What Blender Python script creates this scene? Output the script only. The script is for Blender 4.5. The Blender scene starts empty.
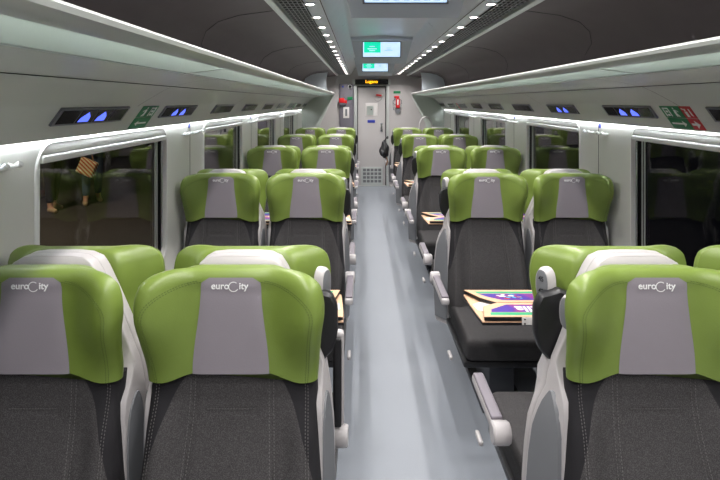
import bpy, bmesh, math, random
from mathutils import Vector, Matrix
random.seed(7)
PI = math.pi
C = bpy.context.scene.collection
CX, CZ = -0.2155, 1.68          # camera stands left of the coach centre line
Y0, Y1 = -1.3, 10.6            # near and far ends of the saloon
BAY = 1.87

# ------------------------------------------------------------------ helpers
def lin(c):
    return tuple(((v/255)/12.92 if v/255 <= .04045 else ((v/255+.055)/1.055)**2.4) for v in c) + (1,)

def link(o, parent=None):
    C.objects.link(o)
    if parent: o.parent = parent
    return o

def tag(o, label=None, cat=None, group=None, kind=None):
    if label: o['label'] = label
    if cat: o['category'] = cat
    if group: o['group'] = group
    if kind: o['kind'] = kind
    return o

def empty(name, loc=(0, 0, 0), rz=0):
    o = bpy.data.objects.new(name, None)
    o.empty_display_size = .1
    o.location = loc; o.rotation_euler = (0, 0, rz)
    return link(o)

class MB:
    """collects shapes into ONE mesh"""
    def __init__(s): s.v = []; s.f = []; s.sm = []
    def add(s, vs, fs, smooth=False):
        n = len(s.v); s.v += [tuple(v) for v in vs]
        for f in fs: s.f.append([i+n for i in f]); s.sm.append(smooth)
        return s
    def bm(s, b, smooth=False, mat=None):
        b.verts.index_update()
        vs = [(mat @ v.co if mat else v.co) for v in b.verts]
        s.add(vs, [[v.index for v in f.verts] for f in b.faces], smooth); b.free(); return s
    def box(s, x0, x1, y0, y1, z0, z1, bev=0, seg=2, mat=None, smooth=None):
        b = bmesh.new(); bmesh.ops.create_cube(b, size=1)
        for v in b.verts:
            v.co = Vector(((x0+x1)/2+v.co.x*(x1-x0), (y0+y1)/2+v.co.y*(y1-y0), (z0+z1)/2+v.co.z*(z1-z0)))
        if bev: bmesh.ops.bevel(b, geom=b.edges[:], offset=bev, segments=seg, affect='EDGES', profile=.6)
        return s.bm(b, smooth if smooth is not None else bool(bev and seg > 2), mat)
    def prism(s, pts, axis, a0, a1, smooth=False):
        """pts: 2D polygon; axis: 0 x,1 y,2 z extrusion from a0 to a1"""
        def P(p, a):
            return {0: (a, p[0], p[1]), 1: (p[0], a, p[1]), 2: (p[0], p[1], a)}[axis]
        n = len(pts)
        vs = [P(p, a0) for p in pts]+[P(p, a1) for p in pts]
        fs = [list(range(n)), list(range(2*n-1, n-1, -1))]
        fs += [[i, i+n, (i+1) % n+n, (i+1) % n] for i in range(n)]
        return s.add(vs, fs, smooth)
    def tube(s, pts, r, seg=10, caps=True):
        pts = [Vector(p) for p in pts]; rs = r if isinstance(r, (list, tuple)) else [r]*len(pts)
        vs = []; fs = []
        up = None
        for i, p in enumerate(pts):
            t = (pts[min(i+1, len(pts)-1)]-pts[max(i-1, 0)]).normalized()
            if up is None:
                up = t.orthogonal().normalized()
            up = (up - t*up.dot(t)).normalized(); w = t.cross(up)
            for k in range(seg):
                a = 2*PI*k/seg
                vs.append(p+(up*math.cos(a)+w*math.sin(a))*rs[i])
        for i in range(len(pts)-1):
            for k in range(seg):
                k2 = (k+1) % seg
                fs.append([i*seg+k, i*seg+k2, (i+1)*seg+k2, (i+1)*seg+k])
        if caps:
            fs.append(list(range(seg))[::-1]); fs.append([(len(pts)-1)*seg+k for k in range(seg)])
        return s.add(vs, fs, True)
    def lathe(s, prof, mat=None, seg=20):
        """prof list of (r, h) revolved round z"""
        vs = []; fs = []; n = len(prof)
        for r, h in prof:
            for k in range(seg):
                a = 2*PI*k/seg; v = Vector((r*math.cos(a), r*math.sin(a), h)); vs.append(mat @ v if mat else v)
        for i in range(n-1):
            for k in range(seg):
                k2 = (k+1) % seg; fs.append([i*seg+k, i*seg+k2, (i+1)*seg+k2, (i+1)*seg+k])
        fs.append([k for k in range(seg)][::-1]); fs.append([(n-1)*seg+k for k in range(seg)])
        return s.add(vs, fs, True)
    def mesh(s, name, mat):
        m = bpy.data.meshes.new(name); m.from_pydata(s.v, [], s.f)
        m.polygons.foreach_set('use_smooth', s.sm)
        b = bmesh.new(); b.from_mesh(m); bmesh.ops.remove_doubles(b, verts=b.verts, dist=1e-5)
        bmesh.ops.recalc_face_normals(b, faces=b.faces); b.to_mesh(m); b.free()
        if mat: m.materials.append(mat)
        try: m.set_sharp_from_angle(angle=math.radians(42))
        except Exception: pass
        return m
    def build(s, name, mat, parent=None):
        return link(bpy.data.objects.new(name, s.mesh(name, mat)), parent)

def inst(name, mesh, parent=None, loc=(0, 0, 0), rz=0):
    o = bpy.data.objects.new(name, mesh); o.location = loc; o.rotation_euler = (0, 0, rz)
    return link(o, parent)

def copy_tree(o, parent=None):
    c = o.copy(); C.objects.link(c); c.parent = parent
    for ch in list(o.children): copy_tree(ch, c)
    return c

def smooth(a, b, x):
    t = max(0, min(1, (x-a)/(b-a))); return t*t*(3-2*t)

def interp(tab, x):
    if x <= tab[0][0]: return tab[0][1]
    for (a, b), (c, d) in zip(tab, tab[1:]):
        if x <= c: return b+(d-b)*(x-a)/(c-a)
    return tab[-1][1]

def text_mesh(txt, size, mat, depth=.0004, align='CENTER', bold=0):
    cu = bpy.data.curves.new('t', 'FONT'); cu.body = txt; cu.size = size; cu.extrude = depth
    cu.align_x = align; cu.align_y = 'CENTER'; cu.offset = bold
    o = bpy.data.objects.new('t', cu); C.objects.link(o)
    bpy.context.view_layer.update()
    dg = bpy.context.evaluated_depsgraph_get()
    m = bpy.data.meshes.new_from_object(o.evaluated_get(dg))
    bpy.data.objects.remove(o); m.materials.clear(); m.materials.append(mat); m.name = 'lettering'
    return m

def xf(m, M):
    m.transform(M); return m

# ------------------------------------------------------------------ materials
def mat(name, col, rough=.5, metal=0, spec=.5, noise=0, nscale=200, bump=0, bscale=400, emit=None, estr=0, coat=0, sheen=0):
    m = bpy.data.materials.new(name); m.use_nodes = True
    nt = m.node_tree; b = nt.nodes['Principled BSDF']
    c = lin(col); b.inputs['Base Color'].default_value = c
    b.inputs['Roughness'].default_value = rough; b.inputs['Metallic'].default_value = metal
    b.inputs['Specular IOR Level'].default_value = spec
    b.inputs['Coat Weight'].default_value = coat
    b.inputs['Sheen Weight'].default_value = sheen
    if emit:
        b.inputs['Emission Color'].default_value = lin(emit); b.inputs['Emission Strength'].default_value = estr
    if noise or bump:
        tc = nt.nodes.new('ShaderNodeTexCoord')
    if noise:
        n = nt.nodes.new('ShaderNodeTexNoise'); n.inputs['Scale'].default_value = nscale; n.inputs['Detail'].default_value = 3
        nt.links.new(tc.outputs['Object'], n.inputs['Vector'])
        r = nt.nodes.new('ShaderNodeValToRGB')
        r.color_ramp.elements[0].position = .3; r.color_ramp.elements[1].position = .7
        r.color_ramp.elements[0].color = tuple(v*(1-noise) for v in c[:3])+(1,)
        r.color_ramp.elements[1].color = tuple(min(1, v*(1+noise)) for v in c[:3])+(1,)
        nt.links.new(n.outputs['Fac'], r.inputs['Fac']); nt.links.new(r.outputs['Color'], b.inputs['Base Color'])
    if bump:
        n = nt.nodes.new('ShaderNodeTexNoise'); n.inputs['Scale'].default_value = bscale; n.inputs['Detail'].default_value = 2
        nt.links.new(tc.outputs['Object'], n.inputs['Vector'])
        bp = nt.nodes.new('ShaderNodeBump'); bp.inputs['Strength'].default_value = bump; bp.inputs['Distance'].default_value = .001
        nt.links.new(n.outputs['Fac'], bp.inputs['Height']); nt.links.new(bp.outputs['Normal'], b.inputs['Normal'])
    return m

M = {}
M['green'] = mat('green_leather', (111, 131, 58), .38, spec=.45, noise=.06, nscale=9, bump=.25, bscale=260)
M['greenstitch'] = mat('green_thread', (80, 98, 44), .8)
M['panel'] = mat('grey_leather', (135, 129, 136), .5, spec=.35, bump=.25, bscale=260)
M['logo'] = mat('logo_print', (235, 235, 235), .6)
M['shell'] = mat('pale_shell_plastic', (178, 174, 175), .38)
M['shell2'] = mat('grey_shell_plastic', (112, 114, 118), .45)
M['black'] = mat('black_plastic', (24, 24, 27), .42)
M['darkmet'] = mat('dark_grey_metal', (70, 72, 78), .5, metal=.2)
M['pad'] = mat('armrest_rubber', (118, 112, 120), .55)
M['thread'] = mat('grey_thread', (94, 92, 92), .9)
M['white'] = mat('white_plastic', (232, 232, 230), .4)
M['wall'] = mat('wall_panel_laminate', (222, 222, 217), .42, noise=.02, nscale=3)
M['cove'] = mat('cove_panel_grey', (208, 211, 206), .26, spec=.5, noise=.02, nscale=3)
M['endwall'] = mat('end_wall_laminate', (188, 184, 184), .5, noise=.02, nscale=4)
M['partition'] = mat('partition_grey_green', (176, 182, 176), .5)
M['alu'] = mat('brushed_aluminium', (198, 202, 200), .32, metal=.35)
M['dark'] = mat('dark_ceiling_fabric', (86, 76, 78), .65, noise=.06, nscale=5)
M['seam'] = mat('panel_joint', (40, 38, 38), .8)
M['ceil'] = mat('ceiling_white_lacquer', (214, 219, 226), .35, noise=.03, nscale=4)
M['vent'] = mat('vent_black', (12, 12, 13), .8)
M['ventbar'] = mat('vent_bar_grey', (150, 150, 152), .45, metal=.2)
M['screenbody'] = mat('screen_housing_grey', (196, 202, 210), .45)
M['cab'] = mat('cabinet_dark_grey', (104, 100, 110), .5)
M['red'] = mat('signal_red', (205, 30, 36), .4)
M['signgreen'] = mat('sign_green', (16, 122, 74), .45)
M['signred'] = mat('sign_red', (190, 38, 48), .45)
M['signwhite'] = mat('sign_white', (228, 232, 228), .5)
M['blue'] = mat('sign_blue', (48, 62, 170), .45)
M['rubber'] = mat('window_rubber', (14, 14, 15), .35)
M['chrome'] = mat('polished_chrome', (215, 218, 222), .12, metal=1)
M['board'] = mat('table_board_beech', (218, 176, 142), .45, noise=.05, nscale=30)
M['laminate'] = mat('white_laminate', (222, 218, 216), .4)
M['prgreen'] = mat('print_green', (38, 168, 118), .45)
M['prwhite'] = mat('print_white', (240, 240, 244), .45)
M['prcyan'] = mat('print_cyan', (70, 190, 210), .45)
M['jacket'] = mat('black_nylon', (20, 19, 24), .45, bump=.5, bscale=60)
M['strap'] = mat('tan_strap', (150, 118, 92), .7)
M['lens'] = mat('downlight_lens', (255, 250, 245), .4, emit=(255, 244, 236), estr=16)
M['led'] = mat('led_strip', (255, 255, 255), .4, emit=(244, 250, 255), estr=48)
M['lit'] = mat('blue_display_glow', (60, 80, 220), .4, emit=(84, 104, 236), estr=1.5)
M['amber'] = mat('amber_leds', (255, 190, 30), .4, emit=(255, 178, 20), estr=2.2)
M['scr'] = mat('screen_light', (220, 238, 255), .3, emit=(186, 216, 250), estr=.95)
M['teal'] = mat('screen_teal', (0, 190, 150), .3, emit=(6, 212, 168), estr=1.0)
M['scrtext'] = mat('screen_blue_marks', (110, 140, 220), .3, emit=(120, 150, 226), estr=.9)
M['glassdark'] = mat('display_black_glass', (16, 16, 20), .18)
M['disframe'] = mat('display_frame_grey', (112, 112, 122), .4, metal=.2)
M['skin'] = mat('skin', (196, 150, 124), .6)
M['hair'] = mat('brown_hair', (54, 38, 28), .7)
M['denim'] = mat('blue_denim', (74, 92, 112), .85, noise=.15, nscale=60)
M['darkcloth'] = mat('dark_cloth', (34, 36, 30), .9)
M['khaki'] = mat('khaki_cloth', (128, 120, 92), .85)
M['shoe'] = mat('beige_shoe_leather', (196, 168, 132), .6)
M['asphalt'] = mat('platform_asphalt', (58, 52, 48), .9, noise=.2, nscale=20)

def m_fabric():
    """woven grey centre with smooth black shoulders (two cloths sewn together in an arch)"""
    m = mat('seat_fabric', (74, 72, 72), .85, spec=.25, bump=.0)
    nt = m.node_tree; b = nt.nodes['Principled BSDF']; N = nt.nodes.new; L = nt.links.new
    tc = N('ShaderNodeTexCoord'); sp = N('ShaderNodeSeparateXYZ'); L(tc.outputs['Object'], sp.inputs[0])
    def mth(op, a, bb=None, c=None):
        n = N('ShaderNodeMath'); n.operation = op
        for i, q in enumerate((a, bb, c)):
            if q is None: continue
            if isinstance(q, (int, float)): n.inputs[i].default_value = q
            else: L(q, n.inputs[i])
        return n.outputs[0]
    ax = mth('ABSOLUTE', sp.outputs['X'])
    t = mth('MAXIMUM', mth('DIVIDE', mth('SUBTRACT', ax, .105), .105), 0.0)
    lim = mth('SUBTRACT', .965, mth('MULTIPLY', mth('POWER', t, 1.7), .22))
    fac = mth('MULTIPLY', mth('GREATER_THAN', sp.outputs['Z'], lim), mth('GREATER_THAN', sp.outputs['Z'], .6))
    # side gusset of the cushions is the black cloth too
    ck = N('ShaderNodeTexVoronoi'); ck.inputs['Scale'].default_value = 420
    L(tc.outputs['Object'], ck.inputs['Vector'])
    rp = N('ShaderNodeValToRGB'); rp.color_ramp.elements[0].position = .1; rp.color_ramp.elements[1].position = .75
    rp.color_ramp.elements[0].color = lin((34, 33, 34)); rp.color_ramp.elements[1].color = lin((76, 74, 75))
    L(ck.outputs['Distance'], rp.inputs['Fac'])
    mx = N('ShaderNodeMix'); mx.data_type = 'RGBA'
    L(fac, mx.inputs['Factor']); L(rp.outputs['Color'], mx.inputs['A']); mx.inputs['B'].default_value = lin((36, 35, 38))
    L(mx.outputs['Result'], b.inputs['Base Color'])
    bp = N('ShaderNodeBump'); bp.inputs['Strength'].default_value = .35; bp.inputs['Distance'].default_value = .001
    L(ck.outputs['Distance'], bp.inputs['Height']); L(bp.outputs['Normal'], b.inputs['Normal'])
    return m
M['fabric'] = m_fabric()
M['blackcloth'] = mat('black_side_cloth', (30, 30, 32), .8)

def m_floor():
    m = mat('speckled_blue_grey_vinyl', (170, 178, 190), .42, spec=.4)
    nt = m.node_tree; b = nt.nodes['Principled BSDF']; N = nt.nodes.new; L = nt.links.new
    tc = N('ShaderNodeTexCoord'); n = N('ShaderNodeTexNoise'); n.inputs['Scale'].default_value = 260; n.inputs['Detail'].default_value = 4
    L(tc.outputs['Object'], n.inputs['Vector'])
    r = N('ShaderNodeValToRGB'); e = r.color_ramp.elements
    e[0].position = .36; e[0].color = lin((118, 124, 133)); e[1].position = .6; e[1].color = lin((150, 155, 163))
    L(n.outputs['Fac'], r.inputs['Fac']); 
    n2 = N('ShaderNodeTexNoise'); n2.inputs['Scale'].default_value = 2.3; L(tc.outputs['Object'], n2.inputs['Vector'])
    mr = N('ShaderNodeMapRange'); mr.inputs['To Min'].default_value = .93; mr.inputs['To Max'].default_value = 1.05; L(n2.outputs['Fac'], mr.inputs['Value'])
    mx = N('ShaderNodeVectorMath'); mx.operation = 'SCALE'; L(r.outputs['Color'], mx.inputs[0]); L(mr.outputs['Result'], mx.inputs['Scale'])
    L(mx.outputs['Vector'], b.inputs['Base Color'])
    return m
M['floor'] = m_floor()

def m_print():
    m = mat('print_purple', (70, 52, 170), .42)
    nt = m.node_tree; b = nt.nodes['Principled BSDF']; N = nt.nodes.new; L = nt.links.new
    tc = N('ShaderNodeTexCoord'); n = N('ShaderNodeTexNoise'); n.inputs['Scale'].default_value = 9; n.inputs['Detail'].default_value = 2
    L(tc.outputs['Object'], n.inputs['Vector'])
    r = N('ShaderNodeValToRGB'); e = r.color_ramp.elements
    e[0].position = .3; e[0].color = lin((58, 50, 160)); e[1].position = .5; e[1].color = lin((78, 46, 150))
    x = e.new(.64); x.color = lin((142, 40, 128))
    x = e.new(.78); x.color = lin((120, 60, 80))
    L(n.outputs['Fac'], r.inputs['Fac']); L(r.outputs['Color'], b.inputs['Base Color'])
    return m
M['print'] = m_print()

def m_glass(name, tint, boost, rough=.0, green=False):
    m = bpy.data.materials.new(name); m.use_nodes = True; nt = m.node_tree
    nt.nodes.remove(nt.nodes['Principled BSDF']); out = nt.nodes['Material Output']; N = nt.nodes.new; L = nt.links.new
    tr = N('ShaderNodeBsdfTransparent'); tr.inputs['Color'].default_value = tint
    gl = N('ShaderNodeBsdfGlossy'); gl.inputs['Roughness'].default_value = rough; gl.inputs['Color'].default_value = (1, 1, 1, 1)
    ge = N('ShaderNodeNewGeometry'); dt = N('ShaderNodeVectorMath'); dt.operation = 'DOT_PRODUCT'
    L(ge.outputs['Incoming'], dt.inputs[0]); L(ge.outputs['Normal'], dt.inputs[1])
    def mm(op, a, b_):
        q = N('ShaderNodeMath'); q.operation = op
        for k_, w_ in enumerate((a, b_)):
            if w_ is None: continue
            if isinstance(w_, (int, float)): q.inputs[k_].default_value = w_
            else: L(w_, q.inputs[k_])
        return q.outputs[0]
    c_ = mm('ABSOLUTE', dt.outputs['Value'], None)
    f_ = mm('ADD', mm('MULTIPLY', mm('POWER', mm('SUBTRACT', 1.0, c_), 5.0), .96), .04)
    mu = N('ShaderNodeMath'); mu.operation = 'MULTIPLY'; mu.use_clamp = True; mu.inputs[1].default_value = boost
    L(mm('POWER', f_, 1.6), mu.inputs[0]); mx = N('ShaderNodeMixShader'); L(mu.outputs[0], mx.inputs[0]); L(tr.outputs[0], mx.inputs[1])
    L(gl.outputs[0], mx.inputs[2]); L(mx.outputs[0], out.inputs['Surface'])
    return m
M['pane'] = m_glass('window_glass', (.78, .79, .76, 1), 2.4)
def m_rackglass():
    m = mat('frosted_rack_glass', (218, 228, 223), .25)
    nt = m.node_tree; b = nt.nodes['Principled BSDF']; N = nt.nodes.new; L = nt.links.new
    tr = N('ShaderNodeBsdfTranslucent'); tr.inputs['Color'].default_value = lin((216, 226, 221))
    mx = N('ShaderNodeMixShader'); mx.inputs[0].default_value = .5
    L(b.outputs[0], mx.inputs[1]); L(tr.outputs[0], mx.inputs[2]); L(mx.outputs[0], nt.nodes['Material Output'].inputs['Surface'])
    return m
M['rackglass'] = m_rackglass()

# ------------------------------------------------------------------ the room
tag(MB().box(-1.45, 1.45, Y0, Y1+.3, -.08, 0).build('floor', M['floor']), kind='structure')

WX = 1.345                       # side wall plane
WP = 1.935                       # window pitch
WIN = [(1.85+WP*k, 3.05+WP*k) for k in range(4)]
WZ0, WZ1, WTOP = .79, 1.535, 1.60

def rrect(y0, y1, z0, z1, r, n=6):
    """rounded rectangle loop in (y, z), counter-clockwise"""
    pts = []
    for cy, cz, a0 in ((y1-r, z1-r, 0), (y0+r, z1-r, 90), (y0+r, z0+r, 180), (y1-r, z0+r, 270)):
        for i in range(n+1):
            a = math.radians(a0+90*i/n); pts.append((cy+r*math.cos(a), cz+r*math.sin(a)))
    return pts

def side_wall(s):
    mb = MB()
    def q(y0, y1, z0, z1):
        mb.add([(s*WX, y0, z0), (s*WX, y1, z0), (s*WX, y1, z1), (s*WX, y0, z1)], [[0, 1, 2, 3]])
    def window_module(y0, y1, wy0, wy1):
        loop = rrect(wy0, wy1, WZ0, WZ1, .085)
        n = len(loop); k = n//4
        outer = []
        for i, (y, z) in enumerate(loop):
            c = i // k; j = i % k
            oy = y1 if (c in (0, 3)) else y0; oz = WTOP if c in (0, 1) else 0
            h = (k-1)/2
            # one side of each corner arc maps to a vertical edge, the other to a horizontal one
            if c == 0: p = (y1, z) if j < h else (y, WTOP)
            elif c == 1: p = (y, WTOP) if j < h else (y0, z)
            elif c == 2: p = (y0, z) if j < h else (y, 0)
            else: p = (y, 0) if j < h else (y1, z)
            if abs(j-h) < .6: p = (oy, oz)
            outer.append(p)
        n = len(loop)
        vs = [(s*WX, y, z) for y, z in loop]+[(s*WX, y, z) for y, z in outer]
        vs += [(s*(WX+.06), y, z) for y, z in loop]
        fs = []
        for i in range(n):
            j = (i+1) % n
            fs.append([i, j, n+j, n+i]); fs.append([i, j, 2*n+j, 2*n+i])
        mb.add(vs, fs)
    e = Y0
    for k, (a, b) in enumerate(WIN):
        m0 = (WIN[k-1][1]+a)/2 if k else a-.33
        m1 = b+(WP-1.2)/2
        if k == 0: q(Y0, m0, 0, WTOP)
        window_module(m0, m1, a, b)
        e = m1
    q(e, Y1, 0, WTOP)
    # outer skin of the coach below and between windows, so the wall has thickness
    return mb
for s, nm in ((-1, 'wall_left'), (1, 'wall_right')):
    w = tag(side_wall(s).build(nm, M['wall']), kind='structure')
    jm = MB()
    for k in range(5):
        yc = 1.4825+WP*k+.07
        jm.box(s*WX-.0015, s*WX+.0015, yc-.002, yc+.002, .02, 1.55)
    jm.build('panel_joint', M['seam'], w)

n = 0
for s, side in ((-1, 'left'), (1, 'right')):
    for (a, b) in WIN:
        n += 1
        # frame: moulded surround standing slightly proud
        lo = rrect(a-.022, b+.022, WZ0-.022, WZ1+.0, .1); li = rrect(a+.004, b-.004, WZ0+.004, WZ1-.004, .08)
        N_ = len(lo); vs = []; fs = []
        for x, L_ in ((WX-.001, lo), (WX-.008, [((p[0]*.7+q_[0]*.3), (p[1]*.7+q_[1]*.3)) for p, q_ in zip(lo, li)]), (WX-.008, [((p[0]*.25+q_[0]*.75), (p[1]*.25+q_[1]*.75)) for p, q_ in zip(lo, li)]), (WX+.02, li), (WX+.055, li)):
            vs += [(s*x, y, z) for y, z in L_]
        for r in range(4):
            for i in range(N_):
                j = (i+1) % N_; fs.append([r*N_+i, r*N_+j, (r+1)*N_+j, (r+1)*N_+i])
        fr = tag(MB().add(vs, fs, True).build('window_%d' % n, M['white']), kind='structure')
        # black rubber seal with chrome blind guides
        l2 = rrect(a+.03, b-.03, WZ0+.03, WZ1-.02, .06)
        vs = []; fs = []
        for x, L_ in ((WX+.018, li), (WX+.03, l2), (WX+.052, l2), (WX+.058, li)):
            vs += [(s*x, y, z) for y, z in L_]
        for r in range(3):
            for i in range(N_):
                j = (i+1) % N_; fs.append([r*N_+i, r*N_+j, (r+1)*N_+j, (r+1)*N_+i])
        MB().add(vs, fs, True).build('rubber_seal', M['rubber'], fr)
        for yy in (a+.02, b-.02):
            MB().box(s*(WX+.012)-.004, s*(WX+.012)+.004, yy-.007, yy+.007, WZ0+.06, WZ1-.08, .002).build('blind_guide', M['chrome'], fr)
        for yy in (a+.050, b-.052, b-.078):  # pale bars stand in for reveal edges and reflections in the glass
            MB().box(s*(WX+.028)-.003, s*(WX+.028)+.003, yy-.0045, yy+.0045, WZ0+.04, WZ1-.03, .002).build('reveal_reflection_strip', M['alu'], fr)
        MB().box(min(s*(WX+.034), s*(WX+.040)), max(s*(WX+.034), s*(WX+.040)), a+.025, b-.025, WZ0+.025, WZ1-.015).build('pane', M['pane'], fr)
        bl = MB()
        bl.box(min(s*(WX-.006), s*(WX+.03)), max(s*(WX-.006), s*(WX+.03)), a+.012, b-.012, 1.492, 1.532, .006)
        bl.box(min(s*(WX-.012), s*(WX+.026)), max(s*(WX-.012), s*(WX+.026)), a+.012, b-.012, 1.462, 1.490, .008, 3)
        bl.build('roller_blind', M['white'], fr)

# cove panels above the windows (carry the seat displays)
PROF = [(1.344, 1.575), (1.335, 1.552), (1.322, 1.546), (1.238, 1.662), (1.222, 1.676), (1.19, 1.703), (1.15, 1.735), (1.12, 1.755), (1.05, 1.778), (.955, 1.797)]
tn = 0
for s in (-1, 1):
    tn += 1
    ys = [Y0]+[-.85+.94*i for i in range(12) if -.85+.94*i < 10]+[10.0]
    vs = []; fs = []; P2 = PROF
    for y in (Y0, 10.0):
        vs += [(s*a, y, z) for a, z in P2]
    for i in range(len(P2)-1): fs.append([i, i+1, len(P2)+i+1, len(P2)+i])
    tr = tag(MB().add(vs, fs, True).build('trim_%d' % tn, M['cove']), kind='structure')
    jm = MB()
    jm.box(s*1.119-.002, s*1.119+.002, Y0, 10, 1.7525, 1.7545)
    for k in range(6):
        y = .55+BAY*k
        for (a0, z0), (a1, z1) in zip(PROF[3:], PROF[4:]):
            # joint leans backwards where it climbs the curve
            d0 = (1.24-a0)*.9; d1 = (1.24-a1)*.9
            if y+d1 > 9.95: continue
            jm.add([(s*a0, y+d0-.002, z0-.0015), (s*a0, y+d0+.002, z0-.0015), (s*a1, y+d1+.002, z1-.0015), (s*a1, y+d1-.002, z1-.0015)], [[0, 1, 2, 3]])
    jm.build('panel_joint', M['seam'], tr)
    # led strip behind the lip
    o = MB().box(min(s*1.326, s*1.336), max(s*1.326, s*1.336), Y0+.02, 9.93, 1.5500, 1.5540).build('led_strip', M['led'])
    tag(o, 'white light strip under the %s display panel above the windows' % ('left' if s < 0 else 'right'), 'light strip')

# dark upper side panels over the luggage
for s in (-1, 1):
    tn += 1
    P3 = [(.955, 1.80), (1.25, 1.80), (1.262, 1.86), (1.255, 1.93), (1.225, 2.01), (1.16, 2.09), (1.06, 2.145), (.92, 2.18), (.70, 2.203)]
    vs = []; fs = []
    for y in (Y0, Y1): vs += [(s*a, y, z) for a, z in P3]
    for i in range(len(P3)-1): fs.append([i, i+1, len(P3)+i+1, len(P3)+i])
    tr = tag(MB().add(vs, fs, True).build('trim_%d' % tn, M['dark']), kind='structure')
    jm = MB()
    for k in range(-1, 6):
        y = 1.15+BAY*k
        if y > 8.9: continue
        path = [(.72, y, 2.2), (.92, y+.02, 2.177), (1.05, y+.06, 2.146), (1.14, y+.13, 2.1), (1.2, y+.24, 2.04), (1.235, y+.42, 1.985)]
        for sgn in (0,):
            jm.tube([(s*a, yy, z) for a, yy, z in path], .0014, 6)
    jm.build('panel_joint', M['seam'], tr)

# luggage racks
for s, side in ((-1, 'left'), (1, 'right')):
    r = empty('luggage_rack', (s*.84, 4.4, 1.8))
    tag(r, 'long glass luggage rack with pale front rail along the %s side' % side, 'luggage rack', 'overhead luggage racks')
    def loc(mb, nm, m):
        o = mb.build(nm, m, r); o.matrix_parent_inverse = Matrix.Translation(-Vector(r.location)); return o
    pr = [(.718, 1.845), (.724, 1.852), (.736, 1.855), (.752, 1.850), (.775, 1.838), (.79, 1.828), (.79, 1.820), (.768, 1.819), (.742, 1.824), (.722, 1.834)]
    loc(MB().prism([(s*a, z) for a, z in pr], 1, Y0, 10.0, True), 'front_rail', M['alu'])
    loc(MB().prism([(s*.785, 1.827), (s*.965, 1.806), (s*.965, 1.800), (s*.785, 1.821)], 1, Y0, 9.98), 'glass_shelf', M['rackglass'])
    loc(MB().prism([(s*.952, 1.812), (s*.975, 1.812), (s*1.0, 1.80), (s*.975, 1.797), (s*.952, 1.797)], 1, Y0, 9.98), 'rear_beam', M['alu'])
    for k in range(6):
        y = .35+BAY*k
        loc(MB().prism([(s*.79, 1.8195), (s*.96, 1.7985), (s*.96, 1.7955), (s*.79, 1.8165)], 1, y, y+.012), 'bracket', M['alu'])
    # end plate closing the luggage bay
    pts = [(.80, 1.85), (.815, 1.95), (.815, 2.05), (.80, 2.12), (.785, 2.185), (1.0, 2.165), (1.10, 2.13), (1.17, 2.08), (1.195, 2.0), (1.2, 1.85)]
    pl = MB().prism([(s*a, z) for a, z in pts], 1, 9.0, 9.025).build('end_plate', M['screenbody'])
    tag(pl, 'grey curved plate closing the far end of the %s luggage rack' % side, 'panel')

# ceiling: strips for downlights, side facets, flat centre
CP = [(.70, 2.226), (.52, 2.226), (.435, 2.222), (.425, 2.23), (.345, 2.36), (.33, 2.372), (0, 2.385)]
full = [(-a, z) for a, z in CP]+[(a, z) for a, z in CP[::-1]][1:]
vs = []; fs = []
for y in (Y0, Y1): vs += [(a, y, z) for a, z in full]
for i in range(len(full)-1): fs.append([i, i+1, len(full)+i+1, len(full)+i])
ce = tag(MB().add(vs, fs, True).build('ceiling', M['ceil']), kind='structure')
jm = MB()
for k in range(8):
    y = .1+1.42*k
    for s in (-1, 1):
        jm.add([(s*.431, y, 2.2265), (s*.431, y+.004, 2.2265), (s*.348, y+.104, 2.352), (s*.348, y+.1, 2.352)], [[0, 1, 2, 3]])
for s in (-1, 1): jm.box(s*.436-.002, s*.436+.002, Y0, Y1, 2.2195, 2.2215)
jm.build('panel_joint', M['seam'], ce)

for s, side in ((-1, 'left'), (1, 'right')):
    g = empty('air_grille', (s*.61, 4.6, 2.21))
    tag(g, 'long black slotted air grille beside the %s row of downlights' % side, 'air grille', 'ceiling air grilles')
    def loc2(mb, nm, m):
        o = mb.build(nm, m, g); o.matrix_parent_inverse = Matrix.Translation(-Vector(g.location)); return o
    loc2(MB().box(min(s*.53, s*.668), max(s*.53, s*.668), Y0, Y1-.2, 2.219, 2.224), 'backing', M['vent'])
    b = MB()
    for i in range(6):
        a = .535+i*.025; b.box(s*a-.002, s*a+.002, Y0, Y1-.2, 2.212, 2.216)
    y = Y0+.05
    while y < Y1-.25:
        b.box(min(s*.53, s*.665), max(s*.53, s*.665), y-.003, y+.003, 2.211, 2.215); y += .075
    loc2(b, 'slats', M['ventbar'])
    loc2(MB().prism([(s*.668, 2.222), (s*.668, 2.196), (s*.676, 2.190), (s*.704, 2.190), (s*.71, 2.198), (s*.71, 2.215)], 1, Y0, Y1-.2), 'edge_rail', M['alu'])

# downlights (lens + lamp each)
ring = MB().lathe([(.0235, 0), (.035, 0), (.038, .003), (.036, .006), (.024, .006)], seg=18).mesh('bezel', M['ceil'])
lens = MB().lathe([(.0, 0), (.012, -.001), (.023, 0), (.023, .004)], seg=18).mesh('lens', M['lens'])
ld = bpy.data.lights.new('downlight_lamp', 'SPOT'); ld.energy = 19; ld.spot_size = math.radians(150); ld.spot_blend = .75
ld.shadow_soft_size = .02; ld.color = (1, .965, .94)
for s, side in ((-1, 'left'), (1, 'right')):
    for i in range(26):
        y = -.67+.45*i
        if y > 10.4: break
        e = empty('downlight', (s*.50, y, 2.2185))
        tag(e, 'small round glowing downlight in the ceiling row on the %s of the aisle' % side, 'downlight', 'downlights in the %s ceiling row' % side)
        inst('bezel', ring, e); inst('lens', lens, e)
        l = bpy.data.objects.new('lamp', ld); l.location = (s*.50, y, 2.208); C.objects.link(l)

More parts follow.
